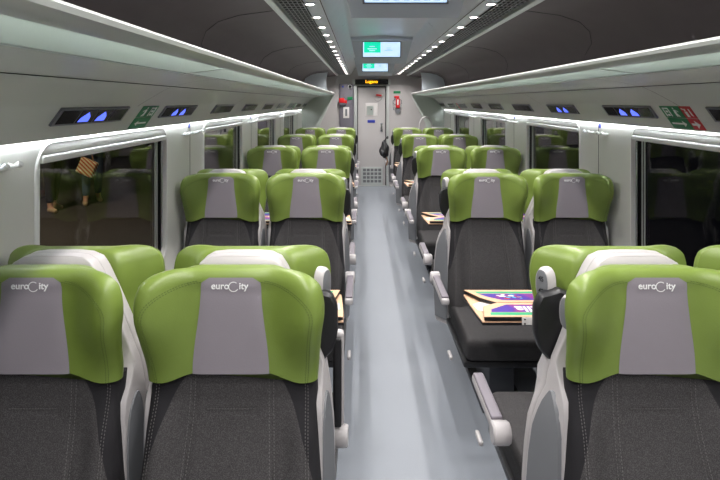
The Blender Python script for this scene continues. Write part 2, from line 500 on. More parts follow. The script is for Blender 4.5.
# hanging screens
for i, y in enumerate((2.6, 5.72, 8.4)):
    e = empty('ceiling_screen', (0, y, 2.38))
    tag(e, ['nearest ceiling monitor, cut off by the top edge of the picture', 'middle ceiling monitor showing a teal and white page',
            'farthest ceiling monitor, just above the end door'][i], 'monitor', 'monitors hanging from the ceiling')
    # side profile in local (y, z): face leans, underside rises to the back
    prof = [(-.10, 0.0), (-.10, -.035), (-.035, -.045), (0.0, -.240), (.025, -.284), (.34, -.215), (.46, 0.0)]
    wd = [.33, .33, .325, .275, .265, .26, .31]
    n_ = len(prof); vs = [(-w, p[0], p[1]) for w, p in zip(wd, prof)]+[(w, p[0], p[1]) for w, p in zip(wd, prof)]
    fs = [list(range(n_)), list(range(2*n_-1, n_-1, -1))]+[[k, k+n_, (k+1) % n_+n_, (k+1) % n_] for k in range(n_)]
    MB().add(vs, fs).build('housing', M['screenbody'], e)
    # face plane between (-.035,-.045) and (0,-.235)
    d = Vector((0, .035, -.19)).normalized(); org = Vector((0, -.035, -.045)); nrm = Vector((0, -d.z*-1, 0))
    nr = Vector((0, -.19, -.035)).normalized()
    def fp(x, t, off=.002): return tuple(org+d*t+nr*off+Vector((x, 0, 0)))
    def fq(x0, x1, t0, t1, off): return MB().add([fp(x0, t0, off), fp(x1, t0, off), fp(x1, t1, off), fp(x0, t1, off)], [[0, 1, 2, 3]])
    b = MB(); vv = [fp(x, t, o_) for o_ in (.0, .006) for x, t in ((-.21, .005), (.21, .005), (.21, .178), (-.21, .178))]
    b.add(vv, [[0, 1, 2, 3], [4, 5, 6, 7], [0, 1, 5, 4], [1, 2, 6, 5], [2, 3, 7, 6], [3, 0, 4, 7]]); b.build('bezel', M['disframe'], e)
    sc = fq(-.20, .20, .012, .170, .0072).build('screen', M['scr'], e)
    if i: 
        fq(-.188, -.01, .012, .125, .0080).build('teal_block', M['teal'], sc)
        b = MB()
        for x0, x1, t in ((-.13, -.07, .055), (-.15, -.05, .08), (-.13, -.07, .10)):
            b.add([fp(x0, t, .0088), fp(x1, t, .0088), fp(x1, t+.007, .0088), fp(x0, t+.007, .0088)], [[0, 1, 2, 3]])
        b.build('pale_marks', M['scr'], sc)
    b = MB()
    rows = ((.05, .10, .07), (.03, .12, .1), (.06, .10, .085)) if i else [(-.16+.05*k, -.13+.05*k, .155) for k in range(7)]
    for x0, x1, t in rows:
        b.add([fp(x0, t, .0088), fp(x1, t, .0088), fp(x1, t+.006, .0088), fp(x0, t+.006, .0088)], [[0, 1, 2, 3]])
    b.build('blue_marks', M['scrtext'], sc)

# ------------------------------------------------------------------ end wall and door
EW = Y1
ew = MB()
hx0, hx1, hz = -.30, .28, 2.0
ew.box(-1.345, hx0, EW, EW+.06, 0, 2.40); ew.box(hx1, 1.345, EW, EW+.06, 0, 2.40); ew.box(hx0, hx1, EW, EW+.06, hz, 2.40)
tag(ew.build('wall_far', M['endwall']), kind='structure')
tag(MB().box(-1.345, 1.345, Y0-.05, Y0, 0, 2.4).build('wall_near', M['endwall']), kind='structure')
dr = tag(MB().box(-.293, .273, EW+.015, EW+.05, .0, 1.993, .004).build('door_1', M['endwall']), kind='structure')
fm = MB()
fm.box(-.365, -.300, EW-.02, EW+.03, 0, 2.02, .006); fm.box(.28, .335, EW-.02, EW+.03, 0, 2.02, .006); fm.box(-.30, .28, EW-.02, EW+.03, 2.0, 2.02, .006)
fm.build('door_frame', M['alu'], dr)
fm = MB(); fm.box(-.3, -.286, EW-.005, EW+.02, .01, 1.99); fm.box(.262, .276, EW-.005, EW+.02, .01, 1.99); fm.box(-.3, .27, EW-.005, EW+.02, 1.975, 1.99)
fm.build('door_gasket', M['seam'], dr)
o = MB().box(-.135, .105, EW+.006, EW+.016, 1.40, 1.66, .003).build('door_window', M['laminate'], dr); o['label'] = 'small square pane of frosted glass'
MB().box(-.11, .02, EW+.002, EW+.006, 1.42, 1.60).build('notice', M['rackglass'], dr)
MB().lathe([(.0, 0), (.012, 0), (.012, .004)], Matrix.Translation((-.02, EW+.002, 1.53)) @ Matrix.Rotation(PI/2, 4, 'X'), 12).build('black_mark', M['black'], dr)
MB().box(-.095, .055, EW+.008, EW+.016, 1.265, 1.32, .002).build('blue_plate', M['blue'], dr)
hd = MB(); hd.box(.165, .205, EW+.005, EW+.016, 1.08, 1.26, .004); hd.tube([(.185, EW+.01, 1.24), (.185, EW-.03, 1.24), (.185, EW-.03, 1.13), (.185, EW+.01, 1.13)], .009)
hd.build('door_handle', M['chrome'], dr)
g = MB()
g.box(-.225, .205, EW+.004, EW+.016, .02, .38, .003)
g.build('vent_plate', M['alu'], dr)
g = MB()
for i in range(5):
    for j in range(4):
        x = -.185+.076*i; z = .07+.075*j; g.box(x, x+.058, EW+.001, EW+.006, z, z+.052)
g.build('vent_slots', M['shell2'], dr)
MB().box(-.30, .28, EW-.03, EW+.03, .0, .014).build('threshold', M['alu'], dr)

e = empty('door_pull', (.13, EW, 1.80)); tag(e, 'red pull handle near the top of the grey end door', 'emergency handle')
MB().box(-.055, .055, -.03, .0, .0, .03, .006, mat=Matrix.Rotation(.12, 4, 'Y')).build('grip', M['red'], e)
MB().tube([(-.08, -.005, -.07), (-.05, -.01, -.10), (.0, -.01, -.105), (.05, -.01, -.07), (.07, -.01, -.02)], .004, 6).build('wire_loop', M['shell2'], e)
MB().box(.055, .085, -.02, .012, -.01, .035, .004).build('seal', M['rackglass'], e)

e = empty('destination_display', (-.015, EW, 2.03)); tag(e, 'black destination display with amber letters above the end door', 'display')
MB().box(-.33, .33, -.09, .0, 0, .10, .006).build('display_case', M['glassdark'], e)
for x in (-1, 1): MB().box(x*.355-.025, x*.355+.025, -.08, .0, .0, .10, .008).build('end_cap', M['alu'], e)
tm = xf(text_mesh('Lugano', .085, M['amber'], bold=.0015), Matrix.Translation((.0, -.0925, .053)) @ Matrix.Rotation(PI/2, 4, 'X'))
inst('amber_lettering', tm, e)

cb = empty('wall_cabinet', (-.51, EW, 0)); tag(cb, 'tall dark grey wall cabinet left of the end door', 'cabinet')
MB().box(-.145, .137, -.05, 0, 0.0, 2.04, .005).build('body', M['cab'], cb)
MB().box(-.13, .12, -.056, -.048, .3, 1.62, .003).build('door', M['cab'], cb)
MB().lathe([(.0, 0), (.03, 0), (.034, .008), (.04, .008), (.042, 0)], Matrix.Translation((.065, -.05, 1.985)) @ Matrix.Rotation(PI/2, 4, 'X'), 20).build('round_socket', M['white'], cb)
MB().lathe([(.0, 0), (.022, 0), (.022, .012), (0, .012)], Matrix.Translation((.065, -.055, 1.985)) @ Matrix.Rotation(PI/2, 4, 'X'), 16).build('socket_centre', M['black'], cb)
MB().lathe([(.0, 0), (.018, 0), (.018, .006)], Matrix.Translation((-.075, -.05, 1.985)) @ Matrix.Rotation(PI/2, 4, 'X'), 16).build('blue_dot', M['blue'], cb)
o = MB().box(-.07, .05, -.062, -.055, 1.36, 1.58, .002).build('white_notice', M['laminate'], cb)
MB().box(-.03, .01, -.064, -.061, 1.40, 1.54).build('notice_print', M['shell2'], cb)
e = empty('hammer_box', (-.585, EW-.055, 1.71)); tag(e, 'red emergency box fixed on the dark grey wall cabinet', 'emergency box')
MB().box(-.075, .03, -.06, 0, -.045, .05, .01).build('case', M['red'], e)
MB().box(.03, .08, -.045, 0, -.05, .01, .008).build('handle', M['red'], e)
MB().box(-.075, .05, -.05, 0, -.09, -.05, .004).build('bracket', M['cab'], e)
tag(MB().box(-.495, -.395, EW-.06, EW-.052, 1.725, 1.785, .002).build('safety_sign', M['signgreen']), 'small green sign on the dark cabinet beside the red box', 'sign')
tag(MB().box(.425, .565, EW-.008, EW, 1.85, 1.90, .002).build('safety_sign', M['signgreen']), 'small green sign above the red brake unit, right of door', 'sign')
e = empty('emergency_brake', (.50, EW, 1.68)); tag(e, 'red emergency brake unit on the end wall, right of door', 'emergency brake')
b = MB(); b.box(-.03, .05, -.05, 0, -.12, .08, .02, 3); b.box(-.06, .04, -.06, 0, .08, .12, .012, 3); b.build('red_body', M['red'], e)
b = MB()
for sx in (-1, 1):
    b.tube([(sx*.04, -.02, .06), (sx*.085, -.03, .03), (sx*.085, -.03, -.03), (sx*.04, -.02, -.05)], .007, 6)
    b.tube([(sx*.02, -.02, -.12), (sx*.075, -.02, -.11), (sx*.07, -.02, -.16)], .007, 6)
b.build('wire_guard', M['shell2'], e)
MB().lathe([(0, 0), (.05, 0), (.055, .01), (.05, .03), (0, .035)], Matrix.Translation((.01, -.0, -.18)) @ Matrix.Rotation(PI/2, 4, 'X'), 18).build('base_disc', M['shell2'], e)
MB().box(-.006, .022, -.056, -.048, -.06, .05, .003).build('white_mark', M['signwhite'], e)

# partitions beside the last rows
for s, side in ((-1, 'left'), (1, 'right')):
    pts = [(.725, 1.82), (1.0, 1.26), (1.0, 0), (1.34, 0), (1.34, 1.575), (1.24, 1.66), (1.12, 1.752), (.955, 1.795), (.79, 1.816)]
    tag(MB().prism([(s*a, z) for a, z in pts], 1, 10.0, 10.03).build('partition', M['partition']),
        'grey green partition with slanted edge at the far end, %s side' % side, 'partition', 'partitions at the far end')
gr = MB().tube([(.85, 9.75, 0), (.85, 9.75, 1.2), (.865, 9.75, 1.30), (.91, 9.75, 1.385), (.97, 9.75, 1.41), (1.03, 9.75, 1.385), (1.07, 9.75, 1.30), (1.08, 9.75, 1.2), (1.08, 9.75, 0)], .017, 10)
tag(gr.build('grab_rail', M['shell']), 'arched pale grab rail behind the last seats on the right', 'grab rail')

# ------------------------------------------------------------------ displays, signs and hooks on the side panels
def cove_pt(s, t, y, off=0):
    a = 1.322+(1.238-1.322)*t; z = 1.546+(1.662-1.546)*t
    nx, nz = -.116, -.084; L_ = math.hypot(nx, nz)
    return (s*(a+nx/L_*off), y, z+nz/L_*off)
def cove_quad(mb, s, t0, t1, y0, y1, o0, o1):
    vs = [cove_pt(s, t, y, o) for o in (o0, o1) for (t, y) in ((t0, y0), (t0, y1), (t1, y1), (t1, y0))]
    mb.add(vs, [[0, 1, 2, 3], [4, 5, 6, 7], [0, 1, 5, 4], [1, 2, 6, 5], [2, 3, 7, 6], [3, 0, 4, 7]]); return mb
def cove_poly(mb, s, pts, y0, ys, o):
    """pts in (u along view, t up) flat decal polygon"""
    mb.add([cove_pt(s, t, y0+ys*u, o) for u, t in pts], [list(range(len(pts)))]); return mb
ordn = ['nearest', 'second', 'third', 'fourth', 'fifth', 'sixth', 'seventh', 'eighth', 'ninth']
for s, side in ((-1, 'left'), (1, 'right')):
    for k in range(9):
        yc = (2.07 if s < 0 else 1.97)+.965*k
        e = empty('seat_display', (0, 0, 0))
        c0 = Vector(cove_pt(s, .65, yc)); e.location = c0
        lit = {0: (1, 2), 1: (1, 2), 2: (1, 2)}.get(k, ()) if s > 0 else {0: (1, 2), 1: (1, 2)}.get(k, ())
        tag(e, '%s seat reservation display from the near end on the %s, %s' % (ordn[k], side, 'two cells glowing blue' if lit else 'four dark cells'), 'display',
            'seat reservation displays')
        def pl(mb, nm, m, par=e):
            o = mb.build(nm, m, par); 
            if par is e: o.matrix_parent_inverse = Matrix.Translation(-c0)
            return o
        w = .265
        pl(cove_quad(MB(), s, .47, .99, yc-w, yc+w, .0, .008), 'frame', M['disframe'])
        for j in range(4):
            ya = yc-w+.012+j*(2*w-.024)/4+.005; yb = ya+(2*w-.024)/4-.010
            cell = pl(cove_quad(MB(), s, .53, .93, ya, yb, .0075, .0095), 'cell', M['glassdark'])
            jj = j if s < 0 else 3-j
            if jj in lit or (3-jj in lit and False):
                lm = MB(); L_ = yb-ya
                cove_poly(lm, s, [(.08, .56), (.74, .56), (.70, .72), (.44, .88), (.14, .70)], ya, L_, .0100)
                pl(lm, 'glow', M['lit'], cell)
for s, side in ((-1, 'left'), (1, 'right')):
    for ii, yc in enumerate((2.585, 8.34) if s < 0 else (2.47, 8.22)):
        hw = .095 if s < 0 else .12
        e = empty('exit_sign', cove_pt(s, .5, yc)); c0 = Vector(e.location)
        near = ii == 0
        tag(e, ('%s on the %s panel above windows, %s' % ('green exit sign with arrow' if s < 0 else 'green and red sign with arrows', side,
              'the near one' if near else 'far down the coach')), 'sign', 'emergency signs on the side panels')
        def pl(mb, nm, m, par=e):
            o = mb.build(nm, m, par)
            if par is e: o.matrix_parent_inverse = Matrix.Translation(-c0)
            return o
        gy0, gy1 = (yc-hw, yc+hw) if s < 0 else (yc-hw+.085, yc+hw)
        a = pl(cove_quad(MB(), s, .08, .50, gy0, gy1, .0, .003), 'arrow_panel', M['signgreen'])
        b_ = pl(cove_quad(MB(), s, .53, .99, gy0, gy1, .0, .003), 'pictogram_panel', M['signgreen'])
        w_ = gy1-gy0
        def flip(pts): return pts if s < 0 else [(1-u, t) for u, t in pts]
        # arrow: on the left points towards the viewer's left, on the right towards the viewer's right
        ar = [(.15, .29), (.32, .40), (.32, .325), (.85, .325), (.85, .255), (.32, .255), (.32, .18)] if s < 0 else [(.85-.70, .29), (.32, .42), (.32, .325), (.9, .325), (.9, .255), (.32, .255), (.32, .16)]
        pl(cove_poly(MB(), s, ar, gy0, w_, .0036), 'arrow', M['signwhite'], a)
        m_ = MB()
        # running figure and doorway
        for p in ([(.18, .58), (.26, .58), (.34, .70), (.28, .72)], [(.30, .58), (.36, .58), (.38, .72), (.32, .72)], [(.26, .72), (.38, .72), (.36, .86), (.26, .86)],
                  [(.16, .76), (.26, .82), (.26, .86), (.14, .80)], [(.29, .88), (.35, .88), (.35, .95), (.29, .95)],
                  [(.58, .58), (.64, .58), (.64, .94), (.58, .94)], [(.84, .58), (.90, .58), (.90, .94), (.84, .94)], [(.64, .88), (.84, .88), (.84, .94), (.64, .94)],
                  [(.68, .60), (.80, .60), (.80, .68), (.68, .68)], [(.68, .74), (.80, .74), (.80, .82), (.68, .82)]):
            cove_poly(m_, s, p, gy0, w_, .0036)
        pl(m_, 'pictogram', M['signwhite'], b_)
        if s > 0:
            ra = pl(cove_quad(MB(), s, .08, .50, yc-hw, gy0-.004, .0, .003), 'red_arrow_panel', M['signred'])
            rb = pl(cove_quad(MB(), s, .53, .99, yc-hw, gy0-.004, .0, .003), 'red_pictogram_panel', M['signred'])
            w2 = gy0-.004-(yc-hw)
            pl(cove_poly(MB(), s, [(.12, .29), (.5, .45), (.5, .335), (.88, .335), (.88, .245), (.5, .245), (.5, .13)], yc-hw, w2, .0036), 'arrow', M['signwhite'], ra)
            m_ = MB()
            for p in ([(.5, .58), (.75, .58), (.75, .80), (.5, .80)], [(.55, .82), (.7, .82), (.7, .9), (.55, .9)], [(.75, .86), (.9, .9), (.86, .94), (.7, .9)], [(.15, .6), (.3, .65), (.3, .9), (.2, .9)]):
                cove_poly(m_, s, p, yc-hw, w2, .0036)
            pl(m_, 'pictogram', M['signwhite'], rb)
# coat hooks and seat-bay stickers on the pillars
hb = MB(); hb.box(-.003, .003, -.05, .05, -.004, .004, .002)
hb = hb.mesh('hook_bar', M['white'])
pg = MB(); pg.tube([(0, 0, 0), (.02, 0, .0), (.036, 0, .006), (.042, 0, .010)], [.011, .007, .012, .010], 10); pg = pg.mesh('peg', M['white'])
for s, side in ((-1, 'left'), (1, 'right')):
    for k in range(5):
        yc = 1.4825+WP*k+.07
        for j, dy in enumerate((-.10, .10)):
            e = empty('coat_hook', (s*(WX-.004), yc+dy, 1.475)); e.rotation_euler = (0, 0, 0 if s < 0 else PI)
            tag(e, 'white double coat hook on the %s %s wall pillar, %s of its joint' % (ordn[k], side, 'near side' if j == 0 else 'far side'), 'coat hook', 'coat hooks on the wall pillars')
            inst('hook_bar', hb, e)
            for yy in (-.032, .032): inst('peg', pg, e, (.002, yy, 0))
        o = MB().box(min(s*(WX-.003), s*WX), max(s*(WX-.003), s*WX), yc-.033, yc-.008, 1.51, 1.54).build('bay_sticker', M['blue'])
        tag(o, 'tiny blue sticker at the top of the %s %s wall pillar' % (ordn[k], side), 'sticker', 'blue stickers on the wall pillars')

# ------------------------------------------------------------------ the seat
HT = [(0, .225), (.2, .230), (.45, .237), (.62, .245), (.72, .245), (.81, .241), (.89, .233), (.93, .220), (.96, .206), (.985, .184), (1.0, .15)]
def hr_pt(th, v, back):
    """headrest surface: th -pi/2..pi/2 across, v 0..1 up"""
    u = math.sin(th); W = interp(HT, v)
    r = math.sqrt(max(0, 1-abs(u)**7)); rv = math.sqrt(max(0, 1-v**9))*.96+.04
    x = u*W
    Fw = -.085*smooth(.085, .25, abs(x))*(.12+.88*smooth(0, .62, v)) - .010*smooth(.80, .95, v)*(1-smooth(.07, .2, abs(x)))
    G = .085 - .02*smooth(.6, 1, abs(u))
    yc = (Fw+G)/2; hh = (G-Fw)/2*r*(.28+.72*rv)
    if back: x *= 1-.20*min(1, r*1.4)*smooth(.5, .9, abs(u))*smooth(.1, .55, v); y = yc+hh
    else: y = yc-hh
    lift = .028*(1-smooth(.085, .19, abs(x)))
    z = .945+v*.294+(1-v)**2.5*lift
    return Vector((x, y, z))
NU, NV = 34, 30
vl = [1-(1-i/NV)**1.6 for i in range(NV+1)]
vs = []; fs = []
for v in vl:
    for i in range(NU+1): vs.append(hr_pt(-PI/2+PI*i/NU, v, False))
    for i in range(NU-1, 0, -1): vs.append(hr_pt(-PI/2+PI*i/NU, v, True))
R = 2*NU
for j in range(NV):
    for i in range(R): fs.append([j*R+i, j*R+(i+1) % R, (j+1)*R+(i+1) % R, (j+1)*R+i])
fs.append(list(range(R))[::-1])
for i in range(NU):   # close the top with a strip joining front and back
    a, b_ = NV*R+i, NV*R+i+1; c, d = NV*R+(R-i-1) % R, NV*R+(R-i) % R
    q = [a, b_, c, d]; q2 = []
    for x in q:
        if x not in q2: q2.append(x)
    if len(q2) >= 3: fs.append(q2)
me_head = MB().add(vs, fs, True).mesh('headrest', M['green'])

def head_y(x, z):
    """front surface depth of the headrest at x,z (centre region)"""
    v = (z-.945)/.294
    for _ in range(6):
        lift = .028*(1-smooth(.085, .19, abs(x))); v = (z-.945-(max(0, 1-v))**2.5*lift)/.294; v = max(0, min(.999, v))
    W = interp(HT, v); u = max(-1, min(1, x/W)); return hr_pt(math.asin(u), v, False).y

# grey centre panel with rounded top corners
vs = []; fs = []; nx, nz = 12, 20
for j in range(nz+1):
    z = .9705+(1.221-.9705)*j/nz
    hw = .100-.021*smooth(.0, .9, j/nz)
    d = max(0, (z-1.199)/.022); hw -= .022*(1-math.sqrt(max(0, 1-d*d)))
    for i in range(nx+1):
        x = -hw+2*hw*i/nx; e_ = 1-abs(2*i/nx-1)**8
        vs.append((x, head_y(x, z)-.0015-.003*e_*min(1, (1-j/nz)*8), z))
for j in range(nz):
    for i in range(nx): a = j*(nx+1)+i; fs.append([a, a+1, a+nx+2, a+nx+1])
me_panel = MB().add(vs, fs, True).mesh('headrest_panel', M['panel'])

# logo lettering
lt = []
def place(txt, size, x, z, bold=0):
    m = text_mesh(txt, size, M['logo'], .0005, 'LEFT', bold)
    xf(m, Matrix.Translation((x, head_y(0, 1.195)-.0056, z)) @ Matrix.Rotation(PI/2, 4, 'X')); lt.append(m)
place('euro', .0245, -.051, 1.200, .0004); place('ity', .0245, .0215, 1.200, .0004)
bm = bmesh.new()
for m in lt: bm.from_mesh(m)
# the large open ring of the C
ringb = MB(); cx_, cz_, rr = .0075, 1.1985, .0135
for i in range(20):
    a0 = math.radians(50+280*i/20); a1 = math.radians(50+280*(i+1)/20); y_ = head_y(0, 1.195)-.0058
    ringb.add([(cx_+math.cos(a)*r_, y_, cz_+math.sin(a)*r_) for a, r_ in ((a0, rr-.0022), (a1, rr-.0022), (a1, rr), (a0, rr))], [[0, 1, 2, 3]])
tmpm = ringb.mesh('ring', M['logo']); bm.from_mesh(tmpm)
me_logo = bpy.data.meshes.new('logo_lettering'); bm.to_mesh(me_logo); bm.free(); me_logo.materials.append(M['logo'])

def dashes(path, ln=.0045, gap=.0028, w=.0010):
    """small raised stitches along a polyline"""
    mb = MB(); acc = 0; 
    pts = [Vector(p) for p in path]
    tot = 0; seg = []
    for a, b in zip(pts, pts[1:]): seg.append((tot, a, b)); tot += (b-a).length
    def at(d):
        for (t0, a, b) in seg[::-1]:
            if d >= t0: L_ = (b-a).length; return a+(b-a)*min(1, (d-t0)/max(L_, 1e-9))
        return pts[0]
    d = 0
    while d+ln < tot:
        a, b = at(d), at(d+ln); t = (b-a).normalized(); n_ = Vector((0, -1, 0)); sd = t.cross(n_).normalized()*w
        mb.add([a-sd, b-sd, b+sd, a+sd, (a+b)/2+n_*w*.9], [[0, 1, 4], [1, 2, 4], [2, 3, 4], [3, 0, 4], [0, 1, 2, 3]])
        d += ln+gap
    return mb
hs = MB()
for um, vt in ((.89, .925), (.862, .908)):
    def sp_(sgn):
        out = [(um*(1-.0*i), .62*i/14) for i in range(15)]
        for i in range(1, 25):
            f = PI/2*i/24; out.append((um*max(0, math.cos(f))**.75, .62+(vt-.62)*math.sin(f)**.9))
        return [hr_pt(math.asin(sgn*u), v, False)+Vector((0, -.0006, 0)) for u, v in out if abs(u)*interp(HT, v) > .084 or v < .9]
    for sgn in (-1, 1):
        d_ = dashes(sp_(sgn)); hs.add(d_.v, d_.f)
me_hstitch = hs.mesh('stitching', M['greenstitch'])

# backrest
BW = [(.36, .235), (.5, .240), (.65, .237), (.78, .230), (.86, .226), (.93, .223), (.97, .220)]
def br_y(x, z):
    W = interp(BW, z); u = abs(x)/W
    y = -.10+.115*smooth(.42, .95, z)                      # slope towards the cushion
    y -= .028*smooth(.55, .86, u)*(1-smooth(.80, .93, z))                          # side bolsters
    y -= .014*math.exp(-((z-.66)/.13)**2)*(1-u*u)
    for g in (.103+.02*smooth(.95, .5, z),):
        y += .005*math.exp(-((abs(x)-g)/.0045)**2)
    if abs(x) < .075: y += .004*math.exp(-((z-.868)/.004)**2)*smooth(.075, .06, abs(x))
    return y
def top_z(x): return .945+.028*(1-smooth(.085, .19, abs(x)))
vs = []; fs = []; nx, nz = 56, 70
for j in range(nz+1):
    for i in range(nx+1):
        th = -PI/2+PI*i/nx; u = math.sin(th)*.5+(2*i/nx-1)*.5
        x0 = u*.2; z = .38+(top_z(x0)+.004-.38)*j/nz; W = interp(BW, z); x = u*W
        r = math.sqrt(max(0, 1-abs(u)**12))
        yf = br_y(x, z); y = .06+(yf-.06)*(.25+.75*r)
        tp = math.sqrt(max(0, 1-(j/nz)**40)); y += .006*(1-tp)
        vs.append((x, y, z))
for j in range(nz):
    for i in range(nx): a = j*(nx+1)+i; fs.append([a, a+1, a+nx+2, a+nx+1])
nb = len(vs)                                                # flat rear and rims
rim = [i for i in range(nx+1)]+[j*(nx+1)+nx for j in range(1, nz+1)]+[nz*(nx+1)+i for i in range(nx-1, -1, -1)]+[j*(nx+1) for j in range(nz-1, 0, -1)]
for r_ in rim: p = vs[r_]; vs.append((p[0]*.98, .075, p[2]))
L_ = len(rim)
for i in range(L_): fs.append([rim[i], rim[(i+1) % L_], nb+(i+1) % L_, nb+i])
fs.append([nb+i for i in range(L_)])
me_back = MB().add(vs, fs, True).mesh('backrest', M['fabric'])
bs = MB()
def bline(f, z0, z1, n=40, off=.0008):
    pts = [Vector((f(z0+(z1-z0)*i/n), 0, z0+(z1-z0)*i/n)) for i in range(n+1)]
    for p in pts: p.y = br_y(p.x, p.z)-off-.0
    d_ = dashes(pts, .0045, .0035, .0009); bs.add(d_.v, d_.f)
for sx in (-1, 1):
    for o_ in (-.006, .006): bline(lambda z: sx*(.103+.02*smooth(.95, .5, z)+o_), .957, .45)
    bline(lambda z: sx*(interp(BW, z)*.865), .935, .45)
    bline(lambda z: sx*(interp(BW, z)*.895), .933, .45)
pts = [Vector((-.065+.13*i/20, br_y(-.065+.13*i/20, .872)-.001, .8735)) for i in range(21)]
d_ = dashes(pts, .006, .0015, .0008); bs.add(d_.v, d_.f)
me_bstitch = bs.mesh('stitching', M['thread'])

# seat cushion
b = MB(); b.box(-.238, .238, -.58, -.05, .345, .465, .04, 6)
vv = []
for (x, y, z) in b.v:
    if z > .42: z += .012*smooth(.10, .2, abs(x)) - .012*smooth(-.45, -.1, y)
    if y < -.5 and z < .40: y += .03
    vv.append((x, y, z))
b.v = vv
me_cush = b.mesh('seat_cushion', M['fabric'])
cs = MB()
for sx in (-1, 1):
    pts = [Vector((sx*.115, -.10-.42*i/16, .4665-.012*smooth(-.45, -.1, -.10-.42*i/16)+.001)) for i in range(17)]
    mb = MB()
    for i in range(16):
        a, b2 = pts[i], pts[i+1]; mb.box(a.x-.001, a.x+.001, b2.y+.003, a.y-.003, a.z-.0005, a.z+.001)
    cs.add(mb.v, mb.f)
me_cstitch = cs.mesh('stitching', M['thread'])

# shell
SW = [(.30, .254), (.55, .255), (.75, .255), (.88, .251), (.95, .240), (1.05, .196), (1.15, .152), (1.205, .126), (1.232, .109), (1.246, .085), (1.25, .05)]
zs = [.30, .4, .5, .6, .7, .78, .84, .88, .92, .96, 1.0, 1.05, 1.1, 1.15, 1.18, 1.205, 1.22, 1.232, 1.240, 1.246, 1.25]
SWA = {0: [(.30, .262), (.5, .266), (.75, .264), (.88, .252)], 1: [(.30, .300), (.50, .310), (.65, .308), (.78, .292), (.84, .272), (.88, .252)]}
def shell_mesh(flare, big):
  vs = []; fs = []
  for z in zs:
    W = interp(SW, z); WR = interp(SWA[big], z) if flare > 0 and z < .88 else W; WL = interp(SWA[big], z) if flare < 0 and z < .88 else W; yb = .1295
    yf = .02+.068*smooth(.86, .97, z); bz = smooth(1.225, 1.25, z)*.012; yf += bz*.8
    r = .018-.014*smooth(.95, 1.1, z); loop = []
    # front-left -> front-right, round corners at the back and small ones at the front
    for cx2, cy2, rr_, a0 in ((min(WR, .236)-.005, yf+.005, .005, -90), (WR-r, yb-r, r, 0), (-WL+r, yb-r, r, 90), (-min(WL, .236)+.005, yf+.005, .005, 180)):
        for i in range(5):
            a = math.radians(a0+90*i/4); loop.append((cx2+rr_*math.cos(a), cy2+rr_*math.sin(a), z))
    vs += loop
  K = 20
  for j in range(len(zs)-1):
    for i in range(K): fs.append([j*K+i, j*K+(i+1) % K, (j+1)*K+(i+1) % K, (j+1)*K+i])
  fs.append(list(range(K))[::-1]); fs.append([(len(zs)-1)*K+i for i in range(K)])
  return MB().add(vs, fs, True).mesh('shell', M['shell'])
me_shell = {(f, g): shell_mesh(f, g) for f in (-1, 0, 1) for g in (0, 1)}
def side_panel(sx, tab=None):
    tab = tab or SW
    zl = [.33, .4, .5, .6, .7, .78, .82, .85, .87, .885]
    ya = [.028, .028, .028, .028, .028, .028, .032, .041, .052, .066]; yb_ = [.102, .102, .102, .101, .100, .098, .096, .092, .086, .078]
    vs = []; fs = []
    for z, a, b in zip(zl, ya, yb_):
        W_ = interp(tab, z); W_ = W_ if z < .88 else interp(SW, z); Wf = min(W_, .236)
        ss = lambda y: Wf+(W_-Wf)*max(0, min(1, (y-.025)/(.105-.025)))+(.009 if tab is SWA[1] else .0042)
        vs += [(sx*(ss(a)-.012), a, z), (sx*ss(a+.0015), a+.0015, z), (sx*ss(b-.0015), b-.0015, z), (sx*(ss(b)-.012), b, z)]
    n_ = len(zl)
    for q in range(n_-1):
        for i in range(3): fs.append([q*4+i, q*4+i+1, (q+1)*4+i+1, (q+1)*4+i])
    fs.append([(n_-1)*4+i for i in range(4)])
    return MB().add(vs, fs).mesh('side_panel', M['shell2'])
me_side = {1: side_panel(1), -1: side_panel(-1)}
me_sideA = {(q, g): side_panel(q, SWA[g]) for q in (1, -1) for g in (0, 1)}
b = MB(); b.box(-.205, .205, -.46, .08, .30, .345, .008); b.box(-.07, .07, -.34, .06, .04, .30, .01); b.box(-.12, .12, -.40, .10, 0, .04, .008)
me_base = b.mesh('pedestal', M['darkmet'])
b = MB(); b.box(-.25, .25, -.545, .02, .318, .35, .012)
me_pan = b.mesh('seat_pan', M['black'])

def arm_mesh(sx, y_pivot, y_near, y_tip, big):
    """lowered aisle armrest: housing from pivot to tip, rubber pad on top"""
    xc = sx*(.328 if big else .274)
    h = MB(); h.box(xc-.022, xc+.022, y_tip, y_pivot, .605, .640, .014, 4)
    h.lathe([(0, -.03), (.03, -.03), (.036, -.022), (.036, .022), (.03, .028), (0, .028)], Matrix.Translation((xc, y_pivot, .622)) @ Matrix.Rotation(PI/2, 4, 'Y'), 20)
    hm = h.mesh('arm_housing', M['shell'])
    p = MB(); p.box(xc-.019, xc+.019, y_tip+.014, y_near, .637, .650, .006, 3)
    return hm, p.mesh('arm_pad', M['pad'])
ARM = {}
for sx in (1, -1):
    for g in (0, 1): ARM['A', sx, g] = arm_mesh(sx, -.06, -.10, -.46, g)
    for g in (0, 1): ARM['B', sx, g] = arm_mesh(sx, -.05, -.09, -.39, g)
def arm_up(sx):
    xc = sx*.266
    h = MB(); h.box(xc-.018, xc+.018, -.105, -.068, .60, .935, .014, 4)
    h.lathe([(0, -.026), (.03, -.026), (.034, -.02), (.034, .02), (.03, .026), (0, .026)], Matrix.Translation((xc+sx*.006, -.07, .60)) @ Matrix.Rotation(PI/2, 4, 'Y'), 20)
    p = MB(); p.box(xc-sx*.003-.014, xc-sx*.003+.014, -.070, -.052, .635, .920, .008, 3)
    return h.mesh('arm_housing', M['shell']), p.mesh('arm_underside', M['black'])
ARMUP = {1: arm_up(1), -1: arm_up(-1)}
